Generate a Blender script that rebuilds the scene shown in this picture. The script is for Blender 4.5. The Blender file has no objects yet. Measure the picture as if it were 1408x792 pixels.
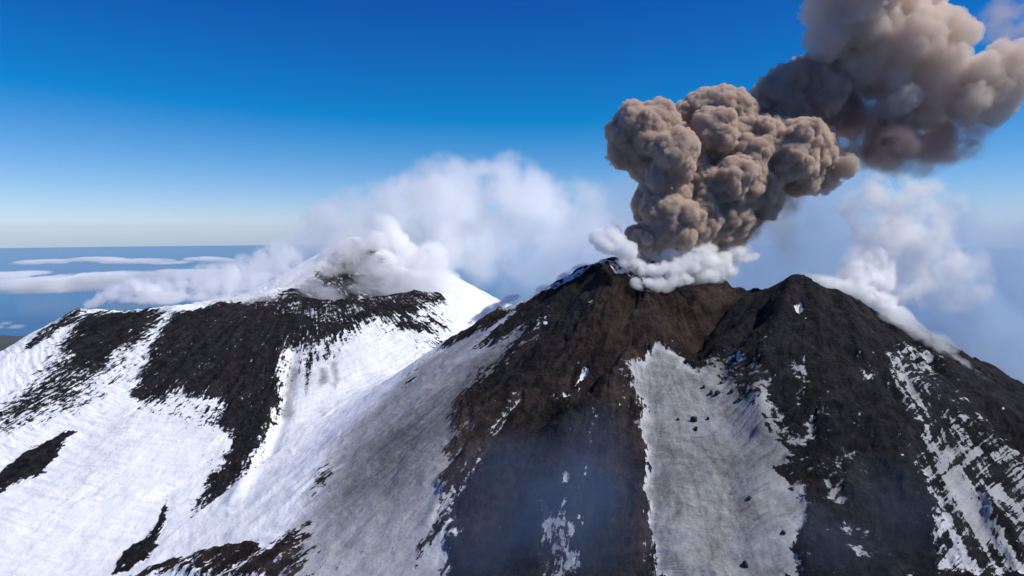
import bpy, math, random
import numpy as np

scene = bpy.context.scene
COL = scene.collection
R = math.radians
EYE = 3300.0

# ---------------------------------------------------------------- camera
cam_data = bpy.data.cameras.new('camera')
cam = bpy.data.objects.new('camera', cam_data)
COL.objects.link(cam)
cam.location = (0.0, 0.0, EYE)
cam.rotation_euler = (R(90 - 4.94), 0, 0)
cam_data.lens = 24.0
cam_data.sensor_width = 36.0
cam_data.clip_start = 1.0
cam_data.clip_end = 600000.0
scene.camera = cam

# ---------------------------------------------------------------- sky, sun, exposure
SUN_AZ, SUN_EL = 103.0, 51.0          # degrees clockwise from the view, degrees up
world = bpy.data.worlds.new('World')
scene.world = world
world.use_nodes = True
wn = world.node_tree
wn.nodes.clear()
sky = wn.nodes.new('ShaderNodeTexSky')
sky.sky_type = 'NISHITA'
sky.sun_disc = False
sky.sun_elevation = R(SUN_EL)
sky.sun_rotation = R(SUN_AZ)
sky.altitude = 3300.0
sky.air_density = 1.0
sky.dust_density = 0.8
sky.ozone_density = 1.6
bg = wn.nodes.new('ShaderNodeBackground')
bg.inputs['Strength'].default_value = 0.107
wo = wn.nodes.new('ShaderNodeOutputWorld')
grade = wn.nodes.new('ShaderNodeVectorMath')             # clean thin air: red and green fall off faster overhead
grade.operation = 'MULTIPLY_ADD'
grade.inputs[1].default_value = (1.04, 0.93, 0.95)
grade.inputs[2].default_value = (-2.1, -0.95, 0.65)
floor_ = wn.nodes.new('ShaderNodeVectorMath')
floor_.operation = 'MAXIMUM'
floor_.inputs[1].default_value = (0.05, 0.5, 0.8)
wn.links.new(sky.outputs[0], grade.inputs[0])
wn.links.new(grade.outputs[0], floor_.inputs[0])
wn.links.new(floor_.outputs[0], bg.inputs['Color'])
wn.links.new(bg.outputs[0], wo.inputs['Surface'])

sun_data = bpy.data.lights.new('sun', 'SUN')
sun_data.energy = 4.4
sun_data.angle = R(0.53)
sun_data.color = (1.0, 0.965, 0.90)
sun = bpy.data.objects.new('sun', sun_data)
COL.objects.link(sun)
sun.rotation_euler = (R(90 - SUN_EL), 0, R(180 - SUN_AZ))
scene.view_settings.view_transform = 'Standard'
scene.view_settings.look = 'None'
scene.view_settings.exposure = 0.0
scene.view_settings.gamma = 1.0

scene.render.engine = 'CYCLES'
cy = scene.cycles
cy.max_bounces = 18
cy.diffuse_bounces = 2
cy.glossy_bounces = 1
cy.transmission_bounces = 2
cy.volume_bounces = 14
cy.transparent_max_bounces = 256
cy.volume_max_steps = 256
cy.use_denoising = True

# ---------------------------------------------------------------- numeric helpers
def hash2(ix, iy, seed):
    h = (ix * 374761393 + iy * 668265263 + seed * 2147483647) & 0xFFFFFFFF
    h = ((h ^ (h >> 13)) * 1274126177) & 0xFFFFFFFF
    return (h ^ (h >> 16)) & 0xFFFFFFFF


def noise2(x, y, seed=0):
    """Gradient noise, about -1..1."""
    x0, y0 = np.floor(x), np.floor(y)
    fx, fy = (x - x0).astype(np.float32), (y - y0).astype(np.float32)
    ix, iy = x0.astype(np.int64), y0.astype(np.int64)
    ux, uy = fx * fx * fx * (fx * (fx * 6 - 15) + 10), fy * fy * fy * (fy * (fy * 6 - 15) + 10)

    def g(dx, dy):
        a = hash2(ix + dx, iy + dy, seed).astype(np.float32) * np.float32(2 * math.pi / 4294967296.0)
        return np.cos(a) * (fx - dx) + np.sin(a) * (fy - dy)
    a = g(0, 0) + ux * (g(1, 0) - g(0, 0))
    b = g(0, 1) + ux * (g(1, 1) - g(0, 1))
    return (a + uy * (b - a)) * 1.5


def fbm2(x, y, octaves, seed=0, gain=0.5, ridged=False):
    t, a, f, n = 0.0, 1.0, 1.0, 0.0
    for k in range(octaves):
        v = noise2(x * f, y * f, seed + k * 17)
        t = t + a * ((1 - 2 * np.abs(v)) if ridged else v)
        n += a
        a *= gain
        f *= 2.03
    return t / n


def sstep(a, b, x):
    t = np.clip((x - a) / (b - a), 0, 1)
    return t * t * (3 - 2 * t)


# ---------------------------------------------------------------- the volcano's heights
def crest_height(X, Y, pts, s0, s1, L):
    """Concave slopes falling away on both sides of a crest line."""
    best = np.full(X.shape, -1e9)
    for (ax, ay, az), (bx, by, bz) in zip(pts[:-1], pts[1:]):
        ex, ey = bx - ax, by - ay
        q = ex * ex + ey * ey
        t = ((X - ax) * ex + (Y - ay) * ey) / q
        d0 = np.abs((X - ax) * ey - (Y - ay) * ex) / math.sqrt(q)
        m = max(-0.9, min(0.9, (bz - az) / math.sqrt(q) / (0.75 * s0)))     # the highest slope line meets a tilted crest uphill
        t = np.clip(t + m / math.sqrt(1 - m * m) * d0 / math.sqrt(q), 0, 1)
        d = np.hypot(X - ax - t * ex, Y - ay - t * ey)
        d2 = np.sqrt(d * d + 16.0) - 4.0
        best = np.maximum(best, az + (bz - az) * t - s1 * d2 - (s0 - s1) * L * (1 - np.exp(-d2 / L)))
    return best


def smax(a, b, k):
    h = np.clip(0.5 + 0.5 * (a - b) / k, 0, 1)
    return b + (a - b) * h + k * h * (1 - h)


def base_height(X, Y):
    """(height, owner 0 far ridge / 1 central cone / 2 right cone) without the small relief."""
    zc = None
    for c in CRESTS['far']:
        z = crest_height(X, Y, c['pts'], c['s0'], c['s1'], c['L'])
        zc = z if zc is None else smax(zc, z, c.get('k', 25))
    za = None
    for c in CRESTS['central']:
        z = crest_height(X, Y, c['pts'], c['s0'], c['s1'], c['L'])
        za = z if za is None else smax(za, z, c.get('k', 14))
    zb = None
    for c in CRESTS['right']:
        z = crest_height(X, Y, c['pts'], c['s0'], c['s1'], c['L'])
        zb = z if zb is None else smax(zb, z, c.get('k', 14))
    ab = smax(za, zb, 12)
    z = smax(zc, ab, 40)
    owner = np.where(zc > ab, 0, np.where(za > zb, 1, 2))
    for pts, w, dz in CREASES:
        q = np.full(X.shape, 1e12)
        for (ax, ay), (bx, by) in zip(pts[:-1], pts[1:]):
            ex, ey = bx - ax, by - ay
            t = np.clip(((X - ax) * ex + (Y - ay) * ey) / (ex * ex + ey * ey), 0, 1)
            q = np.minimum(q, (X - ax - t * ex) ** 2 + (Y - ay - t * ey) ** 2)
        z = z + dz * np.exp(-q / (w * w))
    for (x, y, r, dz) in HOLLOWS:
        z = z + dz * np.exp(-((X - x) ** 2 + (Y - y) ** 2) / (r * r))
    return z, owner


CRESTS = {
    'far': [
        {'pts': [(-1111.6, 1090.0, 2938.2), (-804.7, 1060.0, 3104.0), (-726.8, 1050.0, 3145.8), (-662.4, 1040.0, 3176.5), (-600.9, 1030.0, 3175.5), (-545.5, 1030.0, 3179.9), (-494.7, 1040.0, 3186.6), (-454.3, 1050.0, 3191.2), (-407.4, 1075.0, 3193.2), (-361.0, 1110.0, 3199.3)], 's0': 0.62, 's1': 0.22, 'L': 280},
        {'pts': [(-384.8, 1110.0, 3196.9), (-361.1, 1190.0, 3207.4), (-359.8, 1330.0, 3247.6), (-351.3, 1400.0, 3271.6), (-330.1, 1425.0, 3281.7), (-301.9, 1435.0, 3283.1), (-269.4, 1440.0, 3275.4), (-219.2, 1430.0, 3251.3), (-155.4, 1400.0, 3209.0), (-93.9, 1370.0, 3162.4), (-34.3, 1330.0, 3122.0), (78.6, 1300.0, 3041.1)], 's0': 0.58, 's1': 0.42, 'L': 300, 'k': 30},
        {'pts': [(-354.7, 1090.0, 3191.7), (-288.4, 1060.0, 3186.7), (-220.2, 1060.0, 3190.2), (-156.3, 1090.0, 3198.8), (-111.7, 1110.0, 3193.3), (-77.5, 1130.0, 3173.2), (-54.3, 1150.0, 3151.0)], 's0': 0.56, 's1': 0.22, 'L': 280, 'k': 20},
        {'pts': [(-255.5, 2300.0, 3128.3), (-154.2, 2250.0, 3076.5), (-9.4, 2200.0, 3005.5), (222.2, 2150.0, 2942.2)], 's0': 0.55, 's1': 0.4, 'L': 300, 'k': 20},
    ],
    'central': [
        {'pts': [(-91.9, 820.0, 3152.8), (-54.4, 790.0, 3182.3), (-11.6, 770.0, 3205.3), (29.1, 755.0, 3228.3), (68.4, 745.0, 3250.0), (97.8, 740.0, 3266.1), (115.9, 745.0, 3264.3), (162.9, 760.0, 3260.3), (207.6, 760.0, 3253.8), (222.3, 740.0, 3239.2), (239.0, 725.0, 3230.3), (252.5, 712.0, 3221.6)], 's0': 0.72, 's1': 0.56, 'L': 260},
        {'pts': [(111.6, 715.0, 3239.0), (146.8, 700.0, 3235.0), (189.2, 705.0, 3239.1), (214.9, 715.0, 3236.7)], 's0': 0.66, 's1': 0.42, 'L': 220},
        {'pts': [(108.1, 690.0, 3215.1), (102.7, 610.0, 3178.5), (99.7, 560.0, 3151.5), (94.3, 495.0, 3119.0), (86.5, 432.0, 3088.0)], 's0': 0.62, 's1': 0.5, 'L': 100, 'k': 18},
        {'pts': [(281.8, 860.0, 3210.9), (307.4, 860.0, 3218.3), (327.9, 860.0, 3210.9)], 's0': 0.6, 's1': 0.5, 'L': 100},
    ],
    'right': [
        {'pts': [(244.8, 690.0, 3222.5), (256.0, 672.0, 3236.1), (265.3, 660.0, 3245.1), (274.4, 655.0, 3247.6), (285.7, 655.0, 3245.5), (298.5, 655.0, 3239.2), (334.3, 655.0, 3223.7), (359.4, 655.0, 3211.6)], 's0': 0.7, 's1': 0.44, 'L': 200},
        {'pts': [(384.3, 700.0, 3200.2), (406.9, 700.0, 3199.5), (430.9, 695.0, 3185.9), (466.3, 690.0, 3164.1), (526.7, 690.0, 3127.7), (646.1, 690.0, 3055.5)], 's0': 0.62, 's1': 0.5, 'L': 200, 'k': 6},
        {'pts': [(272.5, 652.0, 3246.4), (249.5, 610.0, 3218.4), (224.6, 545.0, 3179.5)], 's0': 0.66, 's1': 0.44, 'L': 150, 'k': 14},
    ],
}
HOLLOWS = [(182.6, 651.0, 22.0, -14.0), (58.5, 594.8, 20.0, -7.0), (355.8, 635.4, 18.0, -7.0)]
CREASES = [
    ([(114.1, 631.0), (94.7, 609.8), (73.1, 592.7), (60.3, 579.5)], 7, -8),
    ([(206.5, 673.3), (183.2, 650.9), (168.4, 630.8), (168.7, 606.1)], 8, -9),
    ([(186.0, 677.9), (160.0, 659.3), (136.5, 630.7)], 7, 6),
    ([(101.0, 722.8), (93.7, 695.1), (76.6, 660.5), (59.1, 638.1)], 8, 5),
    ([(72.1, 702.0), (47.6, 672.3), (17.9, 638.1), (-9.2, 605.1)], 8, -5),
    ([(28.4, 642.1), (-2.6, 601.5), (-27.3, 569.7)], 8, 5),
    ([(123.9, 697.8), (113.0, 666.5), (103.6, 637.7)], 7, -5),
    ([(147.1, 701.6), (140.5, 668.2), (127.1, 634.9)], 7, 5),
    ([(172.8, 699.4), (174.0, 673.4), (157.8, 649.8)], 7, -5),
    ([(46.7, 565.6), (36.8, 509.5), (30.3, 450.0)], 10, 5),
    ([(21.8, 557.5), (6.1, 504.4), (-2.0, 445.8)], 10, -5),
    ([(26.5, 596.9), (30.4, 585.2), (44.3, 575.9), (60.1, 577.9)], 5, 4.5),
    ([(97.2, 666.5), (77.7, 651.1), (61.6, 628.4), (49.8, 605.8)], 7, 4),
    ([(267.0, 643.5), (242.6, 609.1), (220.2, 582.0), (196.5, 539.7), (189.7, 503.4)], 9, 6),
    ([(231.1, 631.8), (207.8, 607.2), (188.6, 590.6), (176.4, 570.3)], 8, -6),
    ([(277.1, 638.1), (259.5, 594.8), (232.1, 541.9)], 6, 3),
    ([(308.3, 645.6), (290.9, 569.5), (276.1, 507.5), (260.3, 456.7)], 8, 3.5),
    ([(328.1, 642.7), (317.6, 576.8), (309.5, 517.9)], 6, -3),
    ([(350.4, 635.7), (365.0, 606.9), (366.8, 559.3), (368.6, 508.5), (367.5, 469.2)], 10, -7),
    ([(105.8, 553.7), (93.7, 510.6), (89.1, 466.0), (83.2, 427.2)], 6, 3),
    ([(76.3, 557.7), (63.9, 503.8), (54.7, 446.0)], 7, -3),
    ([(143.3, 586.2), (125.9, 522.6), (115.7, 455.5), (107.9, 412.5)], 14, 3),
    ([(172.0, 535.3), (156.5, 466.8), (139.3, 404.1)], 14, -3.5),
    ([(-332.2, 967.3), (-296.4, 852.0), (-288.6, 751.7), (-266.0, 633.5)], 9, 5),
    ([(-314.0, 965.6), (-280.3, 850.8), (-264.5, 729.7)], 8, -4),
    ([(-413.3, 1030.2), (-391.1, 932.0), (-382.9, 853.5)], 8, 3),
    ([(-463.2, 1018.3), (-453.5, 926.0), (-451.3, 851.7)], 8, -3.5),
    ([(-37.4, 533.7), (-52.7, 510.5), (-61.1, 486.4)], 6, 3),
    ([(-2.6, 594.2), (-27.3, 569.7), (-49.5, 539.1)], 6, -3.5),
]
# snow, ash and rock patches as outlines on the map (metres east, metres north)
PATCHES = [
    ([(-677, 1028), (-513, 1021), (-499, 948), (-490, 882), (-516, 813), (-563, 778), (-627, 784), (-669, 840), (-652, 895), (-652, 954)], {'snow': 0.22, 'w': 24, 'own': [0]}),  # left mixed streaks
    ([(-485, 846), (-496, 911), (-478, 1002), (-317, 970), (-277, 827), (-265, 737), (-249, 624), (-272, 580), (-306, 590), (-321, 692), (-338, 768), (-395, 782), (-452, 809)], {'snow': 0.28, 'w': 26, 'own': [0]}),  # face mixed edge
    ([(-325, 962), (-333, 1020), (-165, 1071), (-97, 1082), (-54, 783), (-152, 983), (-211, 958), (-271, 881), (-299, 879)], {'snow': 0.3, 'w': 20, 'own': [0]}),  # brow mixed edge
    ([(-662, 1022), (-633, 1028), (-593, 1026), (-556, 1029), (-523, 1016), (-524, 995), (-530, 957), (-539, 917), (-549, 892), (-561, 857), (-576, 824), (-602, 796), (-634, 817), (-626, 857), (-626, 900), (-628, 937), (-644, 983)], {'snow': -0.2, 'w': 26, 'own': [0]}),  # streaked dark upper left face
    ([(-641, 1013), (-553, 1022), (-529, 1007), (-537, 960), (-561, 922), (-589, 910), (-628, 966)], {'snow': -0.7, 'w': 16, 'own': [0]}),  # dark heart of it
    ([(-704, 1016), (-665, 1041), (-641, 1019), (-665, 982), (-695, 951)], {'snow': -0.2, 'w': 9, 'own': [0]}),  # rim rock
    ([(-506, 1017), (-450, 1039), (-400, 1054), (-342, 1048), (-289, 1021), (-298, 994), (-326, 980), (-320, 925), (-308, 877), (-294, 845), (-291, 807), (-289, 772), (-287, 732), (-306, 761), (-322, 781), (-334, 775), (-348, 798), (-352, 827), (-371, 846), (-395, 844), (-425, 864), (-441, 843), (-466, 839), (-481, 860), (-488, 903), (-501, 941), (-507, 979)], {'snow': -0.68, 'w': 14, 'own': [0]}),  # great dark face
    ([(-331, 788), (-331, 838), (-302, 860), (-288, 809), (-285, 766), (-281, 728), (-276, 690), (-280, 665), (-289, 639), (-305, 633), (-313, 684), (-312, 729), (-315, 761)], {'snow': -0.62, 'w': 14, 'own': [0]}),  # dark tongue
    ([(-276, 657), (-263, 619), (-260, 599), (-272, 599), (-288, 609), (-296, 596), (-298, 630), (-285, 643)], {'snow': -0.5, 'w': 11, 'own': [0]}),  # tongue end
    ([(-553, 718), (-544, 757), (-524, 787), (-512, 778), (-511, 750), (-505, 711), (-521, 696), (-533, 680), (-554, 698)], {'snow': -0.9, 'w': 12, 'own': [0]}),  # dark lens
    ([(-351, 663), (-327, 625), (-322, 595), (-315, 565), (-338, 554), (-348, 586), (-339, 604), (-338, 631)], {'snow': -0.5, 'w': 6}),  # lower rocks
    ([(-319, 548), (-292, 562), (-246, 550), (-210, 540), (-207, 521), (-226, 504)], {'snow': -0.32, 'w': 9}),  # bottom streaks
    ([(-187, 531), (-172, 546), (-167, 529), (-144, 504), (-116, 474), (-116, 456), (-226, 504), (-204, 514)], {'snow': -0.55, 'w': 9}),  # bottom blue rocks
    ([(-462, 1043), (-376, 1084), (-356, 1266), (-342, 1403), (-273, 1392), (-184, 1287), (-121, 1090), (-161, 1044), (-277, 1017), (-400, 1054)], {'snow': -0.25, 'ash': 0.5, 'w': 22, 'own': [0]}),  # mixed plateau
    ([(-359, 1317), (-340, 1416), (-310, 1431), (-317, 1391), (-336, 1293)], {'snow': 0.0, 'w': 12, 'own': [0]}),  # peak rocks
    ([(-323, 972), (-329, 1006), (-286, 1009), (-225, 1030), (-197, 1054), (-161, 1057), (-145, 1034), (-174, 1019), (-200, 1013), (-229, 997), (-245, 973), (-264, 966), (-287, 957)], {'snow': -0.5, 'w': 14, 'own': [0]}),  # brow rocks
    ([(-177, 1006), (-158, 1021), (-137, 1015), (-116, 1006), (-144, 996)], {'snow': -0.7, 'w': 8, 'own': [0]}),  # small lens
    ([(-134, 1029), (-126, 1032), (-109, 1019), (-93, 1011), (-106, 1006)], {'snow': -0.5, 'w': 6, 'own': [0]}),  # thin dark line
    ([(-149, 1078), (-146, 1314), (-106, 1077), (-131, 1071), (-161, 1046)], {'snow': -0.25, 'w': 12, 'own': [0]}),  # top right rocks
    ([(-329, 944), (-273, 962), (-190, 961), (-184, 877), (-243, 848), (-284, 821)], {'ash': 0.14, 'w': 32, 'own': [0]}),  # grey streaks
    ([(-304, 919), (-286, 907), (-276, 848), (-266, 801), (-278, 809), (-287, 853)], {'ash': 0.62, 'w': 5, 'own': [0]}),  # ice streak
    ([(-255, 895), (-246, 891), (-238, 863), (-241, 854), (-251, 871)], {'ash': 0.65, 'w': 4, 'own': [0]}),  # ice streak
    ([(-244, 913), (-234, 909), (-222, 862), (-223, 849), (-237, 886)], {'ash': 0.6, 'w': 4, 'own': [0]}),  # ice streak
    ([(-289, 963), (-282, 963), (-267, 896), (-258, 841), (-264, 850), (-278, 913)], {'snow': -0.1, 'ash': 0.5, 'w': 4, 'own': [0]}),  # ice streak
    ([(-265, 961), (-260, 961), (-248, 911), (-253, 911)], {'snow': -0.1, 'ash': 0.5, 'w': 3, 'own': [0]}),  # ice streak
    ([(-424, 756), (-419, 788), (-407, 816), (-410, 782), (-416, 718), (-418, 663), (-425, 663), (-421, 707)], {'ash': 0.5, 'w': 8, 'own': [0]}),  # ice streak
    ([(-496, 825), (-362, 824), (-299, 713), (-338, 648), (-383, 593), (-450, 614), (-484, 721)], {'ash': 0.16, 'w': 40, 'own': [0]}),  # soft grey drift
    ([(-508, 657), (-445, 696), (-423, 823), (-349, 718), (-309, 576), (-440, 562)], {'ash': 0.07, 'w': 40, 'own': [0]}),  # old snow
    ([(-175, 685), (-110, 759), (-49, 770), (-11, 741), (-49, 704), (-3, 678), (-44, 641), (-67, 593), (-39, 561), (-61, 533), (-37, 530), (-55, 483), (-55, 432), (-157, 466), (-161, 533), (-160, 600)], {'snow': 0.8, 'ash': 0.66, 'w': 34, 'own': [1]}),  # dusted left flank
    ([(-3, 685), (28, 623), (-9, 586), (-62, 545), (-108, 537), (-148, 551), (-137, 615), (-87, 643)], {'ash': 0.93, 'w': 40, 'own': [1]}),  # wide soft-edged darker band across the left flank
    ([(-222, 495), (-182, 584), (-141, 575), (-61, 537), (-50, 543), (-47, 482), (-70, 436)], {'snow': 0.6, 'ash': 0.4, 'w': 16, 'own': [1]}),  # dusted lower flank
    ([(-61, 1060), (-54, 781), (-142, 915), (-165, 744), (-203, 653), (-232, 578), (-279, 627), (-250, 753), (-204, 841), (-147, 949)], {'snow': 0.6, 'ash': 0.15, 'w': 20, 'own': [1]}),  # clean valley edge
    ([(-108, 966), (-71, 1032), (-6, 1409), (45, 753), (88, 744), (116, 744), (130, 734), (96, 717), (59, 728), (21, 742), (-20, 758), (-52, 756)], {'snow': 0.12, 'ash': 0.3, 'w': 7, 'own': [1]}),  # skyline dusting
    ([(88, 744), (116, 744), (157, 753), (153, 729), (111, 711), (95, 720)], {'snow': 0.15, 'ash': 0.25, 'w': 7, 'own': [1]}),  # rim snow
    ([(-83, 773), (-70, 789), (-52, 782), (-27, 774), (-2, 752), (-25, 741), (-57, 761)], {'snow': -0.5, 'w': 6, 'own': [1]}),  # flank rock lens
    ([(-121, 718), (-112, 727), (-99, 727), (-107, 715)], {'snow': -0.5, 'w': 4}),  # short rock streak
    ([(-61, 523), (-47, 542), (-39, 553), (-51, 560), (-27, 572), (-3, 596), (10, 595), (-9, 569), (-20, 550), (-31, 530), (-36, 511), (-52, 501)], {'snow': -0.55, 'w': 10, 'own': [1]}),  # jagged rocks
    ([(-31, 431), (-30, 502), (-2, 551), (35, 569), (87, 548), (90, 495), (82, 407)], {'snow': -0.85, 'brown': 0.1, 'w': 20, 'own': [1]}),  # dark flank
    ([(-55, 483), (-43, 500), (-35, 497), (-47, 478), (-65, 457), (-64, 468)], {'snow': -0.25, 'w': 7, 'own': [1]}),  # lower jag
    ([(21, 471), (35, 470), (45, 475), (46, 453), (43, 417), (15, 422)], {'snow': 0.05, 'ash': 0.75, 'w': 10, 'own': [1]}),  # pale fan
    ([(-19, 556), (-12, 570), (5, 589), (11, 584), (-2, 571), (-12, 554)], {'snow': 0.35, 'ash': 0.2, 'w': 3.5, 'own': [1]}),  # snow sliver
    ([(55, 591), (60, 601), (68, 606), (70, 603), (64, 597)], {'snow': 0.9, 'w': 2.5, 'own': [1]}),  # crater snow
    ([(26, 587), (35, 578), (50, 575), (62, 592), (61, 589), (50, 570), (35, 576)], {'snow': 0.3, 'ash': 0.3, 'w': 2.5, 'own': [1]}),  # crater lip snow
    ([(46, 599), (53, 611), (60, 616), (66, 610), (56, 604), (51, 598)], {'brown': 1.0, 'snow': -0.2, 'ash': 0.8, 'w': 4, 'own': [1]}),  # pale deposit one
    ([(57, 633), (65, 662), (79, 684), (82, 675), (71, 648), (64, 631)], {'snow': -0.15, 'ash': 0.7, 'w': 5, 'own': [1]}),  # pale deposit two
    ([(32, 484), (38, 494), (43, 495), (41, 486), (35, 482)], {'snow': 0.1, 'ash': 0.5, 'w': 3, 'own': [1]}),  # pale specks
    ([(54, 493), (60, 532), (68, 561), (72, 551), (62, 507), (56, 477)], {'snow': -0.25, 'ash': 0.5, 'w': 5, 'own': [1]}),  # pale specks two
    ([(-68, 753), (-3, 750), (52, 737), (100, 716), (93, 689), (68, 659), (44, 617), (10, 595), (-28, 587)], {'brown': 0.05, 'w': 16, 'own': [1]}),  # black upper flank
    ([(90, 571), (105, 550), (96, 495), (89, 446), (83, 407), (67, 411), (75, 477), (76, 531)], {'brown': 1.0, 'ash': 0.1, 'w': 12, 'own': [1]}),  # red brown spur
    ([(128, 679), (161, 662), (213, 709), (244, 709), (203, 674), (160, 629), (132, 626), (107, 636), (103, 658)], {'ash': 0.45, 'brown': 1.0, 'w': 14, 'own': [1]}),  # tan crest
    ([(100, 663), (114, 636), (111, 585), (95, 521), (91, 555), (83, 610)], {'ash': 0.35, 'brown': 0.9, 'w': 12, 'own': [1]}),  # tan gully wall
    ([(-39, 676), (12, 708), (49, 686), (39, 647), (-3, 631), (-29, 618)], {'snow': -0.3, 'w': 20, 'own': [1]}),  # snow sparkle
    ([(91, 622), (118, 623), (104, 569), (100, 521), (87, 511), (78, 574)], {'snow': -0.5, 'ash': 0.5, 'brown': 0.9, 'w': 10, 'own': [1]}),  # streaked brown face
    ([(-54, 781), (-119, 762), (-164, 671), (-182, 584), (-170, 471), (-453, 539), (-434, 653), (-338, 768), (-241, 878), (-152, 983)], {'snow': 0.95, 'ash': 0.05, 'w': 20, 'own': [1]}),  # valley snow on near side
    ([(48, 641), (52, 639), (53, 634), (50, 635)], {'snow': 0.3, 'ash': 0.3, 'w': 2, 'own': [1]}),  # pale vent ring
    ([(-351, 663), (-327, 625), (-322, 595), (-315, 565), (-338, 554), (-348, 586), (-339, 604), (-338, 631)], {'snow': -0.5, 'w': 6}),  # lower rocks again
    ([(-319, 548), (-292, 562), (-246, 550), (-210, 540), (-207, 521), (-226, 504)], {'snow': -0.32, 'w': 9}),  # bottom streaks again
    ([(-187, 531), (-172, 546), (-167, 529), (-144, 504), (-116, 474), (-116, 456), (-226, 504), (-204, 514)], {'snow': -0.55, 'w': 9}),  # bottom blue rocks again
    ([(-175, 685), (-110, 759), (-49, 770), (-11, 741), (-49, 704), (-3, 678), (-44, 641), (-67, 593), (-39, 561), (-61, 533), (-37, 530), (-55, 483), (-55, 432), (-157, 466), (-161, 533), (-160, 600)], {'snow': 0.8, 'ash': 0.66, 'w': 34, 'own': [1]}),  # dusted left flank again
    ([(-3, 685), (28, 623), (-9, 586), (-62, 545), (-108, 537), (-148, 551), (-137, 615), (-87, 643)], {'ash': 0.93, 'w': 40, 'own': [1]}),  # wide soft-edged darker band across the left flank again
    ([(-83, 773), (-70, 789), (-52, 782), (-27, 774), (-2, 752), (-25, 741), (-57, 761)], {'snow': -0.5, 'w': 6, 'own': [1]}),  # flank rock lens again
    ([(-121, 718), (-112, 727), (-99, 727), (-107, 715)], {'snow': -0.5, 'w': 4}),  # short rock streak again
    ([(-61, 523), (-47, 542), (-39, 553), (-51, 560), (-27, 572), (-3, 596), (10, 595), (-9, 569), (-20, 550), (-31, 530), (-36, 511), (-52, 501)], {'snow': -0.55, 'w': 10, 'own': [1]}),  # jagged rocks again
    ([(-55, 483), (-43, 500), (-35, 497), (-47, 478), (-65, 457), (-64, 468)], {'snow': -0.25, 'w': 7, 'own': [1]}),  # lower jag again
    ([(123, 612), (135, 624), (147, 624), (152, 603), (166, 592), (180, 594), (195, 591), (205, 565), (209, 545), (192, 518), (206, 517), (211, 496), (214, 487), (208, 466), (195, 445), (190, 424), (180, 405), (174, 383), (85, 402), (89, 435), (95, 470), (104, 510), (102, 535), (105, 565), (106, 589)], {'snow': 0.95, 'ash': 0.8, 'wave': 2.0, 'w': 9, 'own': [1, 2]}),  # grey snow field
    ([(172, 609), (200, 605), (207, 562), (209, 543), (192, 518), (176, 549), (169, 576)], {'snow': -0.12, 'ash': 0.86, 'w': 18, 'own': [1, 2]}),  # field upper right
    ([(190, 520), (208, 518), (212, 495), (210, 465), (191, 434), (185, 441), (188, 470), (187, 495)], {'snow': 0.1, 'ash': 0.78, 'w': 20, 'own': [1, 2]}),  # field right fringe
    ([(220, 574), (249, 569), (263, 508), (251, 426), (233, 377), (169, 384), (194, 434), (214, 496)], {'snow': -0.5, 'ash': 0.6, 'w': 25, 'own': [2]}),  # thin scraps
    ([(224, 549), (233, 555), (243, 552), (234, 534), (220, 514), (216, 518), (226, 535)], {'snow': 0.25, 'ash': 0.7, 'w': 6, 'own': [2]}),  # snow scrap
    ([(213, 490), (225, 508), (233, 514), (221, 489), (209, 475)], {'snow': 0.3, 'ash': 0.7, 'w': 5, 'own': [2]}),  # snow scrap low
    ([(233, 504), (245, 506), (231, 457), (216, 430), (212, 442), (222, 476)], {'snow': -0.22, 'ash': 0.7, 'w': 10, 'own': [2]}),  # scattered scraps
    ([(214, 447), (221, 447), (221, 435), (215, 431), (210, 437)], {'snow': 0.35, 'ash': 0.7, 'w': 4, 'own': [2]}),  # scrap pair
    ([(207, 416), (221, 417), (214, 394), (205, 392), (199, 402)], {'snow': -0.05, 'ash': 0.7, 'w': 7, 'own': [2]}),  # low scraps
    ([(191, 599), (225, 622), (227, 594), (230, 574), (209, 560)], {'snow': -0.42, 'ash': 0.3, 'w': 8, 'own': [2]}),  # top scraps
    ([(251, 610), (260, 615), (259, 604), (253, 598)], {'snow': 0.3, 'ash': 0.15, 'w': 3, 'own': [2]}),  # apex snow
    ([(283, 533), (326, 581), (379, 611), (379, 555), (373, 484), (362, 435), (316, 376), (272, 393), (271, 428), (281, 480)], {'snow': -0.25, 'ash': 0.72, 'rib': 1.0, 'w': 30, 'own': [2]}),  # ribbed snow upper
    ([(247, 379), (263, 400), (276, 444), (272, 455), (300, 469), (328, 473), (341, 433), (338, 405), (312, 371)], {'snow': 0.2, 'ash': 0.7, 'rib': 1.0, 'w': 18, 'own': [2]}),  # ribbed snow lower
    ([(306, 434), (309, 429), (303, 394), (299, 376), (293, 380), (295, 408)], {'snow': -0.7, 'w': 5, 'own': [2]}),  # dark gully
    ([(244, 723), (207, 759), (154, 735), (120, 671), (132, 626), (181, 656), (213, 648)], {'brown': 1.0, 'w': 20, 'own': [1]}),  # ridge brown
]
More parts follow.
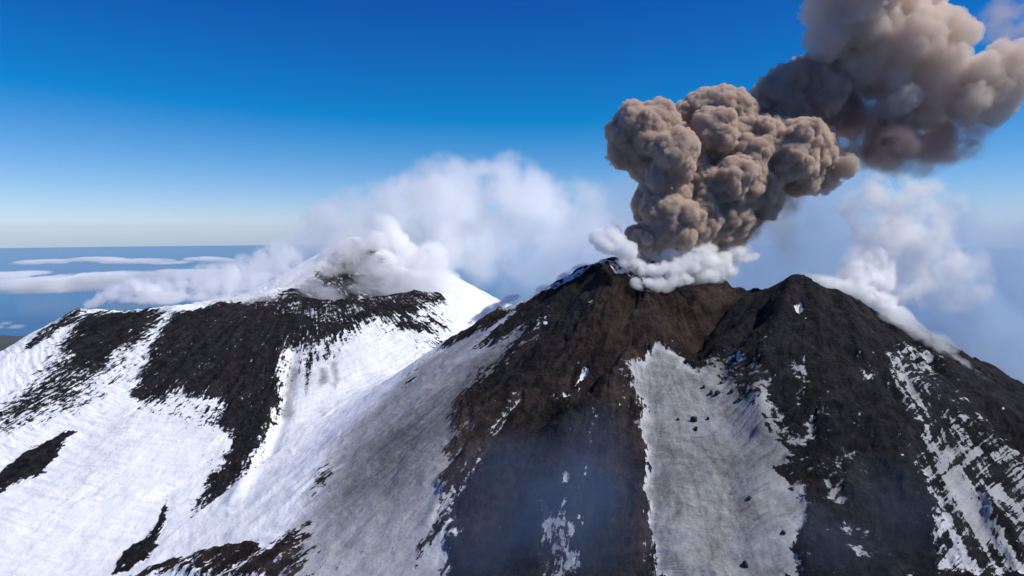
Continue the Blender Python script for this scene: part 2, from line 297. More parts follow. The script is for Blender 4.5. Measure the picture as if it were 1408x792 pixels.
# loose rocks: place on the map, radius, label
BOULDERS = [
    (144.0, 529.5, 3.0, 'tall black boulder standing alone in the middle of the grey snow field'),
    (143.5, 520.8, 2.0, 'squat black boulder just below the tall boulder in the grey snow field'),
    (132.1, 532.7, 1.4, 'small dark rock left of the tall boulder in the grey snow field'),
    (155.3, 528.9, 1.4, 'small dark rock right of the tall boulder in the grey snow field'),
    (105.3, 544.3, 2.0, 'dark rock at the left edge of the grey snow field beside brown ground'),
    (161.1, 449.5, 1.6, 'lone dark rock low in the right half of the grey snow field'),
    (172.6, 419.3, 1.8, 'dark rock near the low right edge of the grey snow field'),
    (144.2, 405.2, 2.2, 'dark rock lowest down on the grey snow field'),
    (161.1, 563.4, 1.8, 'dark rock in the loose cluster near the top right of the grey snow field'),
    (177.3, 568.6, 2.4, 'dark rock in the loose cluster near the top right of the grey snow field'),
    (169.0, 552.7, 2.8, 'dark rock in the loose cluster near the top right of the grey snow field'),
    (165.1, 555.9, 2.0, 'dark rock in the loose cluster near the top right of the grey snow field'),
    (180.1, 550.2, 1.8, 'dark rock in the loose cluster near the top right of the grey snow field'),
    (183.1, 537.6, 2.4, 'dark rock in the loose cluster near the top right of the grey snow field'),
    (187.7, 537.6, 1.6, 'dark rock in the loose cluster near the top right of the grey snow field'),
]


# ---------------------------------------------------------------- object helpers
def add_mesh(name, verts, faces, material, parent=None, smooth=True):
    me = bpy.data.meshes.new(name)
    verts = np.asarray(verts, np.float32)
    faces = np.asarray(faces, np.int32)
    n = faces.shape[1]
    me.vertices.add(len(verts))
    me.vertices.foreach_set('co', verts.ravel())
    me.loops.add(faces.size)
    me.loops.foreach_set('vertex_index', faces.ravel())
    me.polygons.add(len(faces))
    me.polygons.foreach_set('loop_start', np.arange(0, faces.size, n, dtype=np.int32))
    me.polygons.foreach_set('use_smooth', np.full(len(faces), smooth))
    me.update(calc_edges=True)
    if material:
        me.materials.append(material)
    o = bpy.data.objects.new(name, me)
    COL.objects.link(o)
    if parent:
        o.parent = parent
    return o


def tag(o, label=None, cat=None, group=None, kind=None):
    for k, v in (('label', label), ('category', cat), ('group', group), ('kind', kind)):
        if v:
            o[k] = v
    return o


class Nodes:
    """Short hand for building a node tree."""
    def __init__(self, mat):
        mat.use_nodes = True
        self.t = mat.node_tree
        self.t.nodes.clear()

    def new(self, typ, **kw):
        n = self.t.nodes.new(typ)
        for k, v in kw.items():
            setattr(n, k, v)
        return n

    def link(self, a, b):
        self.t.links.new(a, b)

    def put(self, sock, v):
        if isinstance(v, bpy.types.NodeSocket):
            self.link(v, sock)
        elif v is not None:
            sock.default_value = v

    def math(self, op, a, b=None, c=None, clamp=False):
        n = self.new('ShaderNodeMath', operation=op, use_clamp=clamp)
        for i, v in enumerate((a, b, c)):
            self.put(n.inputs[i], v)
        return n.outputs[0]

    def attr(self, name):
        return self.new('ShaderNodeAttribute', attribute_name=name).outputs

    def noise(self, vec, scale, detail=3.0, rough=0.55, dist=0.0):
        n = self.new('ShaderNodeTexNoise')
        self.put(n.inputs['Vector'], vec)
        n.inputs['Scale'].default_value = scale
        n.inputs['Detail'].default_value = detail
        n.inputs['Roughness'].default_value = rough
        n.inputs['Distortion'].default_value = dist
        return n.outputs['Fac']

    def scale(self, vec, s):
        n = self.new('ShaderNodeVectorMath', operation='MULTIPLY')
        self.put(n.inputs[0], vec)
        n.inputs[1].default_value = s
        return n.outputs[0]

    def ramp(self, v, a, b, lo=0.0, hi=1.0, smooth=True):
        n = self.new('ShaderNodeMapRange')
        n.interpolation_type = 'SMOOTHSTEP' if smooth else 'LINEAR'
        self.put(n.inputs['Value'], v)
        n.inputs['From Min'].default_value = a
        n.inputs['From Max'].default_value = b
        n.inputs['To Min'].default_value = lo
        n.inputs['To Max'].default_value = hi
        return n.outputs[0]

    def mix(self, fac, a, b):
        n = self.new('ShaderNodeMix', data_type='RGBA')
        self.put(n.inputs[0], fac)
        for i, v in ((6, a), (7, b)):
            if isinstance(v, tuple):
                v = (*v, 1.0) if len(v) == 3 else v
            self.put(n.inputs[i], v)
        return n.outputs[2]


# ---------------------------------------------------------------- materials
def mountain_material():
    m = bpy.data.materials.new('snow_and_lava')
    n = Nodes(m)
    out = n.new('ShaderNodeOutputMaterial')
    bsdf = n.new('ShaderNodeBsdfPrincipled')
    bsdf.inputs['Specular IOR Level'].default_value = 0.15
    flow = n.new('ShaderNodeUVMap', uv_map='flow').outputs[0]      # metres across / down the fall line
    pos = n.new('ShaderNodeNewGeometry').outputs['Position']
    snow = n.attr('snow')['Fac']
    ash = n.attr('ash')['Fac']
    brown = n.attr('brown')['Fac']
    rib = n.attr('rib')['Fac']
    sep = n.new('ShaderNodeSeparateXYZ')
    n.link(flow, sep.inputs[0])
    away = n.ramp(sep.outputs[1], 90, 260)                         # streaks need room to open below a summit
    long_streak = n.noise(n.scale(flow, (0.20, 0.020, 1)), 1.0, 5, 0.62, 0.3)
    fine_streak = n.noise(n.scale(flow, (0.60, 0.10, 1)), 1.0, 4, 0.62, 0.2)
    speck = n.noise(pos, 0.16, 6, 0.68)
    blot = n.noise(pos, 0.035, 5, 0.6)
    streak = n.math('ADD', n.math('MULTIPLY', n.math('SUBTRACT', long_streak, 0.5), 2.2), n.math('MULTIPLY', n.math('SUBTRACT', fine_streak, 0.5), 1.5))
    v = n.math('MULTIPLY_ADD', streak, away, snow)
    v = n.math('MULTIPLY_ADD', n.math('SUBTRACT', speck, 0.5), 2.5, v)
    v = n.math('MULTIPLY_ADD', n.math('SUBTRACT', blot, 0.5), 1.3, v)
    ribs = n.noise(n.scale(flow, (0.30, 0.008, 1)), 1.0, 5, 0.68, 0.4)
    steps = n.noise(n.scale(flow, (0.07, 0.19, 1)), 1.0, 5, 0.7, 0.8)
    lat = n.math('ADD', n.math('MULTIPLY', n.math('SUBTRACT', ribs, 0.5), 5.5), n.math('MULTIPLY', n.math('SUBTRACT', steps, 0.5), 4.6))
    v = n.math('MULTIPLY_ADD', lat, rib, v)
    cover = n.ramp(v, -0.08, 0.10)
    # snow: clean to ash dusted
    dust = n.noise(pos, 0.02, 5, 0.6)
    dust2 = n.noise(n.scale(flow, (0.16, 0.03, 1)), 1.0, 6, 0.7, 0.6)
    dust3 = n.noise(n.scale(flow, (0.30, 0.22, 1)), 1.0, 6, 0.72, 0.8)
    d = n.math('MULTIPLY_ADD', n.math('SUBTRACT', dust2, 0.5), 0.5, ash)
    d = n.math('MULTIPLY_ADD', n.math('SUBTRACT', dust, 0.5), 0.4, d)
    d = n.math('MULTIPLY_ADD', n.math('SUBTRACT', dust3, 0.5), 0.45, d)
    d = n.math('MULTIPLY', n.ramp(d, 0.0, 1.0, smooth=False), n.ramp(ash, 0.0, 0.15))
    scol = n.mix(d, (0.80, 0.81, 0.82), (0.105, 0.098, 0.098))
    # rock: black, grey and brown cinder
    r1 = n.noise(pos, 0.03, 6, 0.65)
    r2 = n.noise(n.scale(flow, (0.11, 0.016, 1)), 1.0, 6, 0.68, 0.5)
    r3 = n.noise(pos, 0.10, 9, 0.78)
    r2 = n.math('MULTIPLY_ADD', r3, 0.6, n.math('MULTIPLY', r2, 0.4))
    rk = n.mix(n.ramp(r2, 0.4, 0.62), (0.004, 0.0038, 0.0044), (0.031, 0.0295, 0.032))
    rb = n.mix(n.ramp(r2, 0.4, 0.63), (0.006, 0.0036, 0.0029), (0.058, 0.034, 0.0245))
    rcol = n.mix(n.math('MULTIPLY_ADD', n.math('SUBTRACT', r1, 0.5), 2.0, brown, clamp=True), rk, rb)
    rcol = n.mix(n.math('MULTIPLY', n.math('MULTIPLY', ash, n.ramp(brown, 0.5, 0.8)), n.ramp(r1, 0.42, 0.62, 0.1, 0.75)), rcol, (0.115, 0.092, 0.078))   # pale dust on the rock
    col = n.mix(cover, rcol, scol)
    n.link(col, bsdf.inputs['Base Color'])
    bsdf.inputs['Roughness'].default_value = 0.85
    # relief too fine for the mesh
    b1 = n.noise(pos, 0.35, 6, 0.72)
    b2 = n.noise(n.scale(flow, (0.07, 0.24, 1)), 1.0, 4, 0.6, 0.6)
    h = n.math('ADD', n.math('MULTIPLY', b1, n.ramp(cover, 0, 1, 4.5, 0.8)), n.math('MULTIPLY', b2, n.math('MULTIPLY', n.ramp(cover, 0, 1, 0.4, 1.2), n.attr('wave')['Fac'])))
    h = n.math('MULTIPLY_ADD', cover, 0.35, h)
    bump = n.new('ShaderNodeBump')
    bump.inputs['Strength'].default_value = 0.9
    bump.inputs['Distance'].default_value = 1.0
    n.link(h, bump.inputs['Height'])
    n.link(bump.outputs[0], bsdf.inputs['Normal'])
    n.link(bsdf.outputs[0], out.inputs['Surface'])
    return m


def lowland_material():
    m = bpy.data.materials.new('coastal_fields')
    n = Nodes(m)
    out = n.new('ShaderNodeOutputMaterial')
    b = n.new('ShaderNodeBsdfPrincipled')
    b.inputs['Roughness'].default_value = 0.9
    pos = n.new('ShaderNodeNewGeometry').outputs['Position']
    a = n.noise(pos, 0.00025, 8, 0.65)
    c = n.noise(pos, 0.0011, 6, 0.7)
    col = n.mix(n.ramp(a, 0.38, 0.62), (0.02, 0.03, 0.022), (0.055, 0.048, 0.04))
    n.link(n.mix(n.ramp(c, 0.5, 0.75), col, (0.09, 0.08, 0.07)), b.inputs['Base Color'])
    n.link(b.outputs[0], out.inputs['Surface'])
    return m


# ---------------------------------------------------------------- the mountain
def polygon_distance(X, Y, poly):
    """Signed distance to an outline on the map, positive inside."""
    d = np.full(X.shape, 1e9)
    inside = np.zeros(X.shape, bool)
    n = len(poly)
    for i in range(n):
        ax, ay = poly[i]
        bx, by = poly[(i + 1) % n]
        ex, ey = bx - ax, by - ay
        t = np.clip(((X - ax) * ex + (Y - ay) * ey) / (ex * ex + ey * ey + 1e-9), 0, 1)
        d = np.minimum(d, (X - ax - t * ex) ** 2 + (Y - ay - t * ey) ** 2)
        cross = ((ay > Y) != (by > Y)) & (X < ex * (Y - ay) / (ey if ey else 1e-9) + ax)
        inside ^= cross
    d = np.sqrt(d)
    return np.where(inside, d, -d)


CENTRES = ((-360.0, 1230.0), (140.0, 770.0), (390.0, 900.0))


def build_mountain():
    ta = np.tan(np.radians(39.0))
    cols = np.concatenate([np.linspace(-2.2, -ta, 40)[:-1], np.linspace(-ta, ta, 1000), np.linspace(ta, 2.2, 40)[1:]])
    rows = [60.0]
    while rows[-1] < 300:
        rows.append(rows[-1] + 8)
    while rows[-1] < 1180:
        rows.append(rows[-1] + 1.35)
    while rows[-1] < 1480:
        rows.append(rows[-1] + 2.5)
    while rows[-1] < 34000:
        rows.append(rows[-1] * 1.035)
    rows = np.array(rows)
    Y, A = np.meshgrid(rows, cols, indexing='ij')
    X = A * Y
    Z, own = base_height(X, Y)
    # fall line coordinates
    U, V = np.zeros_like(X), np.zeros_like(X)
    t = sstep(150, 420, X)                                  # the two near cones share one sweep of fall lines
    near_c = [CENTRES[1][q] + (CENTRES[2][q] - CENTRES[1][q]) * t for q in (0, 1)]
    for k in (0, 1):
        m = (own == 0) if k == 0 else (own > 0)
        cx, cy_ = CENTRES[0] if k == 0 else (near_c[0][m], near_c[1][m])
        dx, dy = X[m] - cx, Y[m] - cy_
        U[m] = np.arctan2(dx, -dy) * (420.0 if k == 0 else 260.0) + 4000 * k
        V[m] = np.hypot(dx, dy)
    # patches
    snow = np.where(own == 0, 1.0, -0.95).astype(np.float64)
    ash = np.zeros_like(X)
    brown = np.where(own == 1, 0.75, np.where(own == 2, 0.0, 0.1)).astype(np.float64)
    rib = np.zeros_like(X)
    wave = np.where(own == 0, 1.35, np.where(own == 1, 0.3, 0.8)).astype(np.float64)
    fx, fy = np.zeros_like(X), np.zeros_like(X)
    for k in (0, 1):
        m = (own == 0) if k == 0 else (own > 0)
        cx, cy_ = CENTRES[0] if k == 0 else (near_c[0][m], near_c[1][m])
        fx[m], fy[m] = (X[m] - cx) / np.maximum(V[m], 1), (Y[m] - cy_) / np.maximum(V[m], 1)
    # outlines feather out along the fall line, as drifted snow does
    vary = 0.35 + 1.3 * sstep(-0.3, 0.5, fbm2(X / 90, Y / 90, 2, 104))
    comb = fbm2(U / 7.0 + fbm2(X / 30, Y / 30, 2, 105), V / 60, 5, 101, 0.65) * np.where(own == 0, 26, 11) * vary + fbm2(X / 34, Y / 34, 5, 102, 0.6) * 16
    comb2 = fbm2(X / 24, Y / 24, 5, 103, 0.6) * 11
    XP, YP = X + fx * comb - fy * comb2, Y + fy * comb + fx * comb2
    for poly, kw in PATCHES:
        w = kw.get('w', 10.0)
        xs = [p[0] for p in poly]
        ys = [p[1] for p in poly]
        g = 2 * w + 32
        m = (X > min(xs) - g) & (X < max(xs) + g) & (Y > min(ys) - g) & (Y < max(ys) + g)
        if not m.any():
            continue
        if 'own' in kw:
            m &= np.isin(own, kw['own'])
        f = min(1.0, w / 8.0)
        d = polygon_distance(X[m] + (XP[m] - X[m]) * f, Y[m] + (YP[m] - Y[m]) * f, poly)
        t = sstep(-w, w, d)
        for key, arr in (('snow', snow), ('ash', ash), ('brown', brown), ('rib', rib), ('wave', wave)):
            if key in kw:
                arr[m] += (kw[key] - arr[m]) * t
    # relief
    rock = sstep(0.3, -0.5, snow)
    near = sstep(2600, 1500, np.hypot(X, Y))
    wx, wy = fbm2(X / 70, Y / 70, 3, 33), fbm2(X / 70, Y / 70, 3, 34)
    gully = fbm2(U / 40 + wx * 1.1, V / 190 + wy * 0.7, 4, 31, 0.5, ridged=True) * (0.55 + 0.9 * fbm2(X / 110, Y / 110, 2, 35))
    ravine = fbm2(U / 75 + wx * 0.8, V / 230 + wy * 0.6, 3, 37, 0.5, ridged=True)
    crag = fbm2(X / 9 + wx * 2, Y / 9 + wy * 2, 4, 36, 0.6, ridged=True)
    rough = fbm2(X / 22, Y / 22, 5, 41, 0.55)
    big = fbm2(X / 150, Y / 150, 4, 51)
    warp = fbm2(X / 60, Y / 60, 3, 61)
    ripple = noise2(U / 34 + warp * 0.7, V / 7.0 + warp * 1.3, 71) + 0.5 * noise2(U / 16, V / 3.8 + warp * 2, 72)
    grain = fbm2(U / 3.2, V / 30, 3, 73)
    Z = Z + near * (big * 6.0 + ravine * np.where(own == 0, 2.0, 8.0) * (0.3 + 0.7 * rock) + rock * (gully * 2.2 + rough * 3.8 + crag * 1.9) + (1 - rock) * (ripple * 0.85 * wave + rough * 1.2 + gully * np.where(own == 0, 1.5, 0.7) + grain * 0.3))
    ribs = np.abs(noise2(U / 7.5, V / 400 + 3, 81))
    Z = Z + rib * near * (0.9 - 1.8 * np.minimum(ribs * 2.2, 1)) * 0.8
    dist = np.hypot(X, Y)
    coast = 27000 + 5000 * fbm2(X / 9000, Y / 9000, 4, 91)
    low = 6 + 240 * np.clip(1 - dist / coast, -0.2, 1) * (1 + fbm2(X / 2500, Y / 2500, 4, 92))
    Z = Z + (low - Z) * sstep(2200, 14000, dist)
    own = np.where(Y > 2600, 3, own)
    nr, nc = X.shape
    idx = np.arange(nr * nc).reshape(nr, nc)
    quads = np.stack([idx[:-1, :-1], idx[:-1, 1:], idx[1:, 1:], idx[1:, :-1]], -1).reshape(-1, 4)
    fown = own[:-1, :-1].ravel()
    co = np.stack([X, Y, Z], -1).reshape(-1, 3)
    mat = mountain_material()
    for k, name, label in ((0, 'snowy_ridge', 'long snow covered ridge streaked with black lava rising to a steaming far peak'),
                           (1, 'crater_cone', 'brown cinder cone with the erupting crater at its top'),
                           (2, 'lava_cone', 'near black cone on the right with broken snow streaks down its flank'),
                           (3, 'lowland', 'hazy coastal lowland far below the volcano')):
        q = quads[fown == k]
        used = np.unique(q)
        remap = np.full(nr * nc, -1, np.int64)
        remap[used] = np.arange(len(used))
        o = add_mesh(name, co[used], remap[q], lowland_material() if k == 3 else mat)
        me = o.data
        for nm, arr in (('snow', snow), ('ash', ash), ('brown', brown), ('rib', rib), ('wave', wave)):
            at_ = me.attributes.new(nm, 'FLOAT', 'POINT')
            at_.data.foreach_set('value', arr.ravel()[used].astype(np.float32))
        uv = me.uv_layers.new(name='flow')
        fl = np.stack([U, V], -1).reshape(-1, 2)[q.ravel()].astype(np.float32)
        uv.data.foreach_set('uv', fl.ravel())
        tag(o, label, kind='structure')
    return rows, cols, Z


ROWS, COLS, GROUND = build_mountain()


def ground(x, y):
    """Height of the finished slope at a place on the map."""
    i = min(max(int(np.searchsorted(ROWS, y)), 0), len(ROWS) - 1)
    j = min(max(int(np.searchsorted(COLS, x / y)), 0), len(COLS) - 1)
    return float(GROUND[i, j])


# ---------------------------------------------------------------- sea and the far lowland
def sea():
    m = bpy.data.materials.new('sea_water')
    n = Nodes(m)
    out = n.new('ShaderNodeOutputMaterial')
    b = n.new('ShaderNodeBsdfPrincipled')
    b.inputs['Base Color'].default_value = (0.01, 0.05, 0.13, 1)
    b.inputs['Roughness'].default_value = 0.16
    n.link(b.outputs[0], out.inputs['Surface'])
    k = 360
    a = np.linspace(0, 2 * math.pi, k, endpoint=False)
    v = np.concatenate([[[0, 0, 0]], np.stack([np.sin(a), np.cos(a), a * 0], -1) * [148000, 148000, 1]])
    f = np.stack([np.zeros(k, int), 1 + (np.arange(k) + 1) % k, 1 + np.arange(k)], -1)
    tag(add_mesh('sea', v, f, m, smooth=False), kind='structure')


sea()


# ---------------------------------------------------------------- smoke and steam
def hash3(ix, iy, iz, seed):
    h = (ix * 374761393 + iy * 668265263 + iz * 1440662683 + seed * 974634191) & 0xFFFFFFFF
    h = ((h ^ (h >> 13)) * 1274126177) & 0xFFFFFFFF
    h = ((h ^ (h >> 16)) * 2246822519) & 0xFFFFFFFF
    return (h ^ (h >> 15)) & 0xFFFFFFFF


def cells3(p, seed):
    """Distance to the nearest scattered point, one point per unit cell."""
    i0 = np.floor(p).astype(np.int64)
    f = (p - i0).astype(np.float32)
    best = np.full(len(p), 9.0, np.float32)
    for dx in (-1, 0, 1):
        for dy in (-1, 0, 1):
            for dz in (-1, 0, 1):
                h = hash3(i0[:, 0] + dx, i0[:, 1] + dy, i0[:, 2] + dz, seed)
                ox = (h & 1023).astype(np.float32) / 1023
                oy = ((h >> 10) & 1023).astype(np.float32) / 1023
                oz = ((h >> 20) & 1023).astype(np.float32) / 1023
                d = (dx + ox - f[:, 0]) ** 2 + (dy + oy - f[:, 1]) ** 2 + (dz + oz - f[:, 2]) ** 2
                np.minimum(best, d, out=best)
    return best


def surface_nets(val, origin, h):
    """Quads round the region where val < 0 on a regular grid."""
    s = val < 0
    nx, ny, nz = val.shape
    c = np.zeros((nx - 1, ny - 1, nz - 1), np.int8)
    for dx in (0, 1):
        for dy in (0, 1):
            for dz in (0, 1):
                c += s[dx:nx - 1 + dx, dy:ny - 1 + dy, dz:nz - 1 + dz]
    act = (c > 0) & (c < 8)
    ids = np.full(act.shape, -1, np.int64)
    ii, jj, kk = np.nonzero(act)
    ids[ii, jj, kk] = np.arange(len(ii))
    acc = np.zeros((len(ii), 3))
    cnt = np.zeros(len(ii))
    corners = [(a, b, d) for a in (0, 1) for b in (0, 1) for d in (0, 1)]
    for a in corners:
        for b in corners:
            if sum(b) - sum(a) != 1 or any(y < x for x, y in zip(a, b)):
                continue
            va = val[ii + a[0], jj + a[1], kk + a[2]]
            vb = val[ii + b[0], jj + b[1], kk + b[2]]
            m = (va < 0) != (vb < 0)
            t = np.where(m, va / np.where(m, va - vb, 1), 0)
            for q in range(3):
                acc[:, q] += np.where(m, a[q] + (b[q] - a[q]) * t, 0)
            cnt += m
    pos = np.stack([ii, jj, kk], -1) + acc / cnt[:, None]
    quads = []
    for ax in range(3):
        sl0 = [slice(1, n - 1) for n in val.shape]
        sl1 = list(sl0)
        sl0[ax] = slice(0, val.shape[ax] - 1)
        sl1[ax] = slice(1, val.shape[ax])
        a, b = s[tuple(sl0)], s[tuple(sl1)]
        for flip, m in ((False, a & ~b), (True, b & ~a)):
            i = list(np.nonzero(m))
            for q in range(3):
                if q != ax:
                    i[q] = i[q] + 1
            o1, o2 = [q for q in range(3) if q != ax]

            def cell(d1, d2):
                t = [x.copy() for x in i]
                t[o1] -= d1
                t[o2] -= d2
                return ids[t[0], t[1], t[2]]
            q4 = [cell(1, 1), cell(0, 1), cell(0, 0), cell(1, 0)]
            if flip != (ax == 1):
                q4 = q4[::-1]
            quads.append(np.stack(q4, -1))
    return origin + pos * h, np.concatenate(quads)


def billow_mesh(balls, cell, sizes, amps, seed, blend=6.0):
    """A cauliflower heap: balls joined softly, with round bumps of several sizes on top."""
    balls = np.array(balls, float)
    pad = sum(a * s for a, s in zip(amps, sizes)) + 2 * cell
    lo = (balls[:, :3] - balls[:, 3:4]).min(0) - pad
    hi = (balls[:, :3] + balls[:, 3:4]).max(0) + pad
    dims = np.ceil((hi - lo) / cell).astype(int) + 1
    ax = [lo[q] + np.arange(dims[q]) * cell for q in range(3)]
    gx, gy, gz = np.meshgrid(*ax, indexing='ij')
    d = np.full(gx.shape, 1e9, np.float32)
    for x, y, z, r in balls:
        b = (np.sqrt((gx - x) ** 2 + (gy - y) ** 2 + (gz - z) ** 2) - r).astype(np.float32)
        h = np.clip(0.5 + 0.5 * (b - d) / blend, 0, 1)
        d = b + (d - b) * h - blend * h * (1 - h)
    band = np.abs(d) < pad
    p = np.stack([gx[band], gy[band], gz[band]], -1).astype(np.float32)
    dd = d[band]
    warp = np.stack([np.sin(p[:, 1] / 9 + seed) + np.sin(p[:, 2] / 13), np.sin(p[:, 2] / 10 + seed) + np.sin(p[:, 0] / 12),
                     np.sin(p[:, 0] / 11) + np.sin(p[:, 1] / 14 + seed)], -1) * 1.6
    for k, (s, a) in enumerate(zip(sizes, amps)):
        f = cells3((p + warp) / s, seed * 7 + k)
        dd = dd - a * s * np.clip(1 - f * 1.5, -0.35, 1)
    d[band] = dd
    return surface_nets(d, lo, cell)


def to_map(u, v, d):
    """Photo direction (u, v of the 1408 x 792 frame) and forward distance to a point in metres."""
    f = 704 / 0.75
    c, s = math.cos(R(-4.94)), math.sin(R(-4.94))
    x, y, z = (u - 704) / f, c - (396 - v) / f * s, s + (396 - v) / f * c
    return (x / y * d, d, EYE + z / y * d)


def smoke_material(name, color, density, aniso=0.25):
    m = bpy.data.materials.new(name)
    n = Nodes(m)
    out = n.new('ShaderNodeOutputMaterial')
    v = n.new('ShaderNodeVolumePrincipled')
    v.inputs['Color'].default_value = (*color, 1)
    v.inputs['Density'].default_value = density
    v.inputs['Anisotropy'].default_value = aniso
    n.link(v.outputs[0], out.inputs['Volume'])
    clear_surface(n, out)
    return m


def clear_surface(n, out):
    t = n.new('ShaderNodeBsdfTransparent')
    c = n.new('ShaderNodeRGB')
    c.outputs[0].default_value = (1, 1, 1, 1)
    n.link(c.outputs[0], t.inputs['Color'])
    n.link(t.outputs[0], out.inputs['Surface'])


def steam_material(name, color, density, scale, thr=0.45, soft=0.5, aniso=0.3, stretch=(1, 1, 1), detail=4.0, rate=1.0, gain=3.0):
    """Ragged vapour: thick in the middle of its puff, torn by noise towards the edge."""
    m = bpy.data.materials.new(name)
    n = Nodes(m)
    out = n.new('ShaderNodeOutputMaterial')
    v = n.new('ShaderNodeVolumePrincipled')
    v.inputs['Color'].default_value = (*color, 1)
    v.inputs['Anisotropy'].default_value = aniso
    obj = n.new('ShaderNodeTexCoord').outputs['Object']
    ln = n.new('ShaderNodeVectorMath', operation='LENGTH')
    n.link(obj, ln.inputs[0])
    pos = n.new('ShaderNodeNewGeometry').outputs['Position']
    nz = n.noise(n.scale(pos, stretch), scale, detail, 0.58, 0.0)
    core = n.math('SUBTRACT', 1.0, ln.outputs['Value'])          # 1 in the middle, 0 at the edge
    edge = n.math('MULTIPLY_ADD', n.math('SUBTRACT', nz, thr), gain, core)
    edge = n.math('MULTIPLY', n.ramp(edge, 0.0, soft), n.ramp(core, 0.0, 0.25))
    n.link(n.math('MULTIPLY', edge, density), v.inputs['Density'])
    n.link(v.outputs[0], out.inputs['Volume'])
    clear_surface(n, out)
    m.cycles.volume_step_rate = rate
    return m


_ico = {}


def puff(name, centre, radii, material, parent, rot=(0, 0, 0)):
    if 'm' not in _ico:
        import bmesh
        bm = bmesh.new()
        bmesh.ops.create_icosphere(bm, subdivisions=3, radius=1.0)
        co = np.array([v.co[:] for v in bm.verts])
        fa = np.array([[v.index for v in f.verts] for f in bm.faces])
        bm.free()
        _ico['m'] = (co, fa)
    co, fa = _ico['m']
    key = (material.name,)
    if key not in _ico:
        o = add_mesh(name, co, fa, material)
        _ico[key] = o.data
        o.name = name
    else:
        o = bpy.data.objects.new(name, _ico[key])
        COL.objects.link(o)
    o.location = centre
    o.scale = radii
    o.rotation_euler = rot
    if parent:
        o.parent = parent
    return o


def thing(name, label, cat, group=None):
    o = bpy.data.objects.new(name, None)
    COL.objects.link(o)
    return tag(o, label, cat, group)


def ash_balls(px, depth, seed):
    rnd = random.Random(seed)
    out = []
    for t in px:
        u, v, r = t[:3]
        d = depth + (t[3] if len(t) > 3 else rnd.uniform(-20, 20))
        x, y, z = to_map(u, v, d)
        out.append((x, y, z, r * d / 938.7))
    return out


SIZES, AMPS = (25, 12, 6.2, 3.1), (0.33, 0.36, 0.42, 0.46)
ash_mat = smoke_material('brown_ash_smoke', (0.81, 0.70, 0.60), 0.40, 0.0)
ash_mid = smoke_material('spreading_ash_smoke', (0.76, 0.65, 0.56), 0.17, 0.0)  # colour darkened below the front smoke's, painting shade into the back billow
ash_soft = smoke_material('older_ash_smoke', (0.91, 0.825, 0.735), 0.085, 0.0)
ash = thing('ash_plume', 'dense brown ash cloud billowing up from the steaming crater', 'ash plume')
BILLOWS = (
    (770, 1.3, ash_mat, [(900, 272, 20), (930, 262, 26), (965, 268, 32), (1000, 275, 30), (985, 300, 24), (960, 300, 24), (1010, 250, 26), (1035, 262, 20), (900, 290, 16), (1002, 300, 22), (1022, 285, 20), (1048, 276, 16), (975, 326, 17), (1000, 322, 14)]),
    (748, 1.15, ash_mat, [(905, 288, 16), (930, 304, 24), (955, 318, 18), (918, 318, 15), (900, 330, 9), (885, 334, 7), (878, 326, 5), (945, 290, 16), (972, 315, 14)]),
    (758, 1.15, ash_mat, [(882, 168, 21), (905, 167, 19), (866, 188, 20), (858, 208, 14), (890, 195, 28), (912, 200, 26), (930, 215, 24), (945, 225, 18), (925, 238, 20), (908, 226, 22), (885, 216, 18), (915, 255, 17), (940, 250, 17), (925, 272, 14)]),
    (785, 1.15, ash_mat, [(985, 155, 25), (960, 160, 20), (1005, 158, 22), (1015, 170, 16), (985, 185, 26), (1000, 200, 22), (975, 205, 20), (955, 188, 12), (990, 228, 22), (968, 235, 20)]),
    (780, 1.15, ash_mat, [(1050, 195, 22), (1030, 215, 22), (1075, 193, 20), (1105, 192, 20), (1125, 200, 14), (1120, 218, 14), (1090, 220, 24), (1060, 232, 24), (1030, 240, 20), (1010, 235, 18), (1045, 250, 14)]),
    (830, 1.35, ash_mid, [(1085, 112, 21), (1110, 105, 18), (1135, 106, 16), (1100, 128, 24), (1130, 130, 26), (1065, 130, 18), (1050, 142, 15), (1085, 152, 22), (1120, 158, 24), (1150, 152, 20), (1050, 162, 13), (1165, 165, 14)]),
    (800, 1.3, ash_soft, [(1135, 20, 20), (1160, 10, 28), (1140, 50, 20), (1165, 45, 24), (1190, 25, 28), (1230, 5, 32), (1265, -10, 26), (1200, -25, 40), (1150, -20, 26)]),
    (790, 1.35, ash_soft, [(1215, 55, 34), (1250, 60, 36), (1290, 50, 28), (1315, 46, 18), (1185, 85, 24), (1230, 95, 34), (1270, 105, 34), (1300, 95, 26), (1270, 145, 20), (1240, 140, 20), (1310, 130, 20), (1285, 165, 10), (1225, 150, 10)]),
    (770, 1.35, ash_soft, [(1335, 138, 20), (1360, 138, 24), (1375, 120, 20), (1395, 105, 20), (1375, 85, 16), (1405, 80, 16), (1355, 92, 10), (1345, 115, 16), (1325, 118, 14), (1425, 95, 20)]),
    (785, 1.3, ash_mid, [(1128, 245, 9), (1142, 242, 7), (1156, 235, 5), (1110, 249, 7), (1165, 228, 3.5), (1095, 252, 6)]),
)
for k, (depth, cell, mat, px) in enumerate(BILLOWS):
    v, f = billow_mesh(ash_balls(px, depth, k + 3), cell, SIZES if cell < 1.4 else (34, 17, 8.5, 4.2), AMPS if cell < 1.4 else (0.32, 0.36, 0.40, 0.42), k + 1, 3.5)
    print('billow', k, len(f))
    add_mesh('ash_billow', v, f, mat, ash)

steam_white = smoke_material('billowing_white_steam', (1.0, 1.0, 1.0), 0.20, 0.1)
steam_far = smoke_material('distant_white_steam', (1.0, 1.0, 1.0), 0.065, 0.1)


steam_puffy = smoke_material('puffing_white_steam', (1.0, 1.0, 1.0), 0.16, 0.0)
steam_light = smoke_material('light_white_steam', (1.0, 1.0, 1.0), 0.035, 0.1)


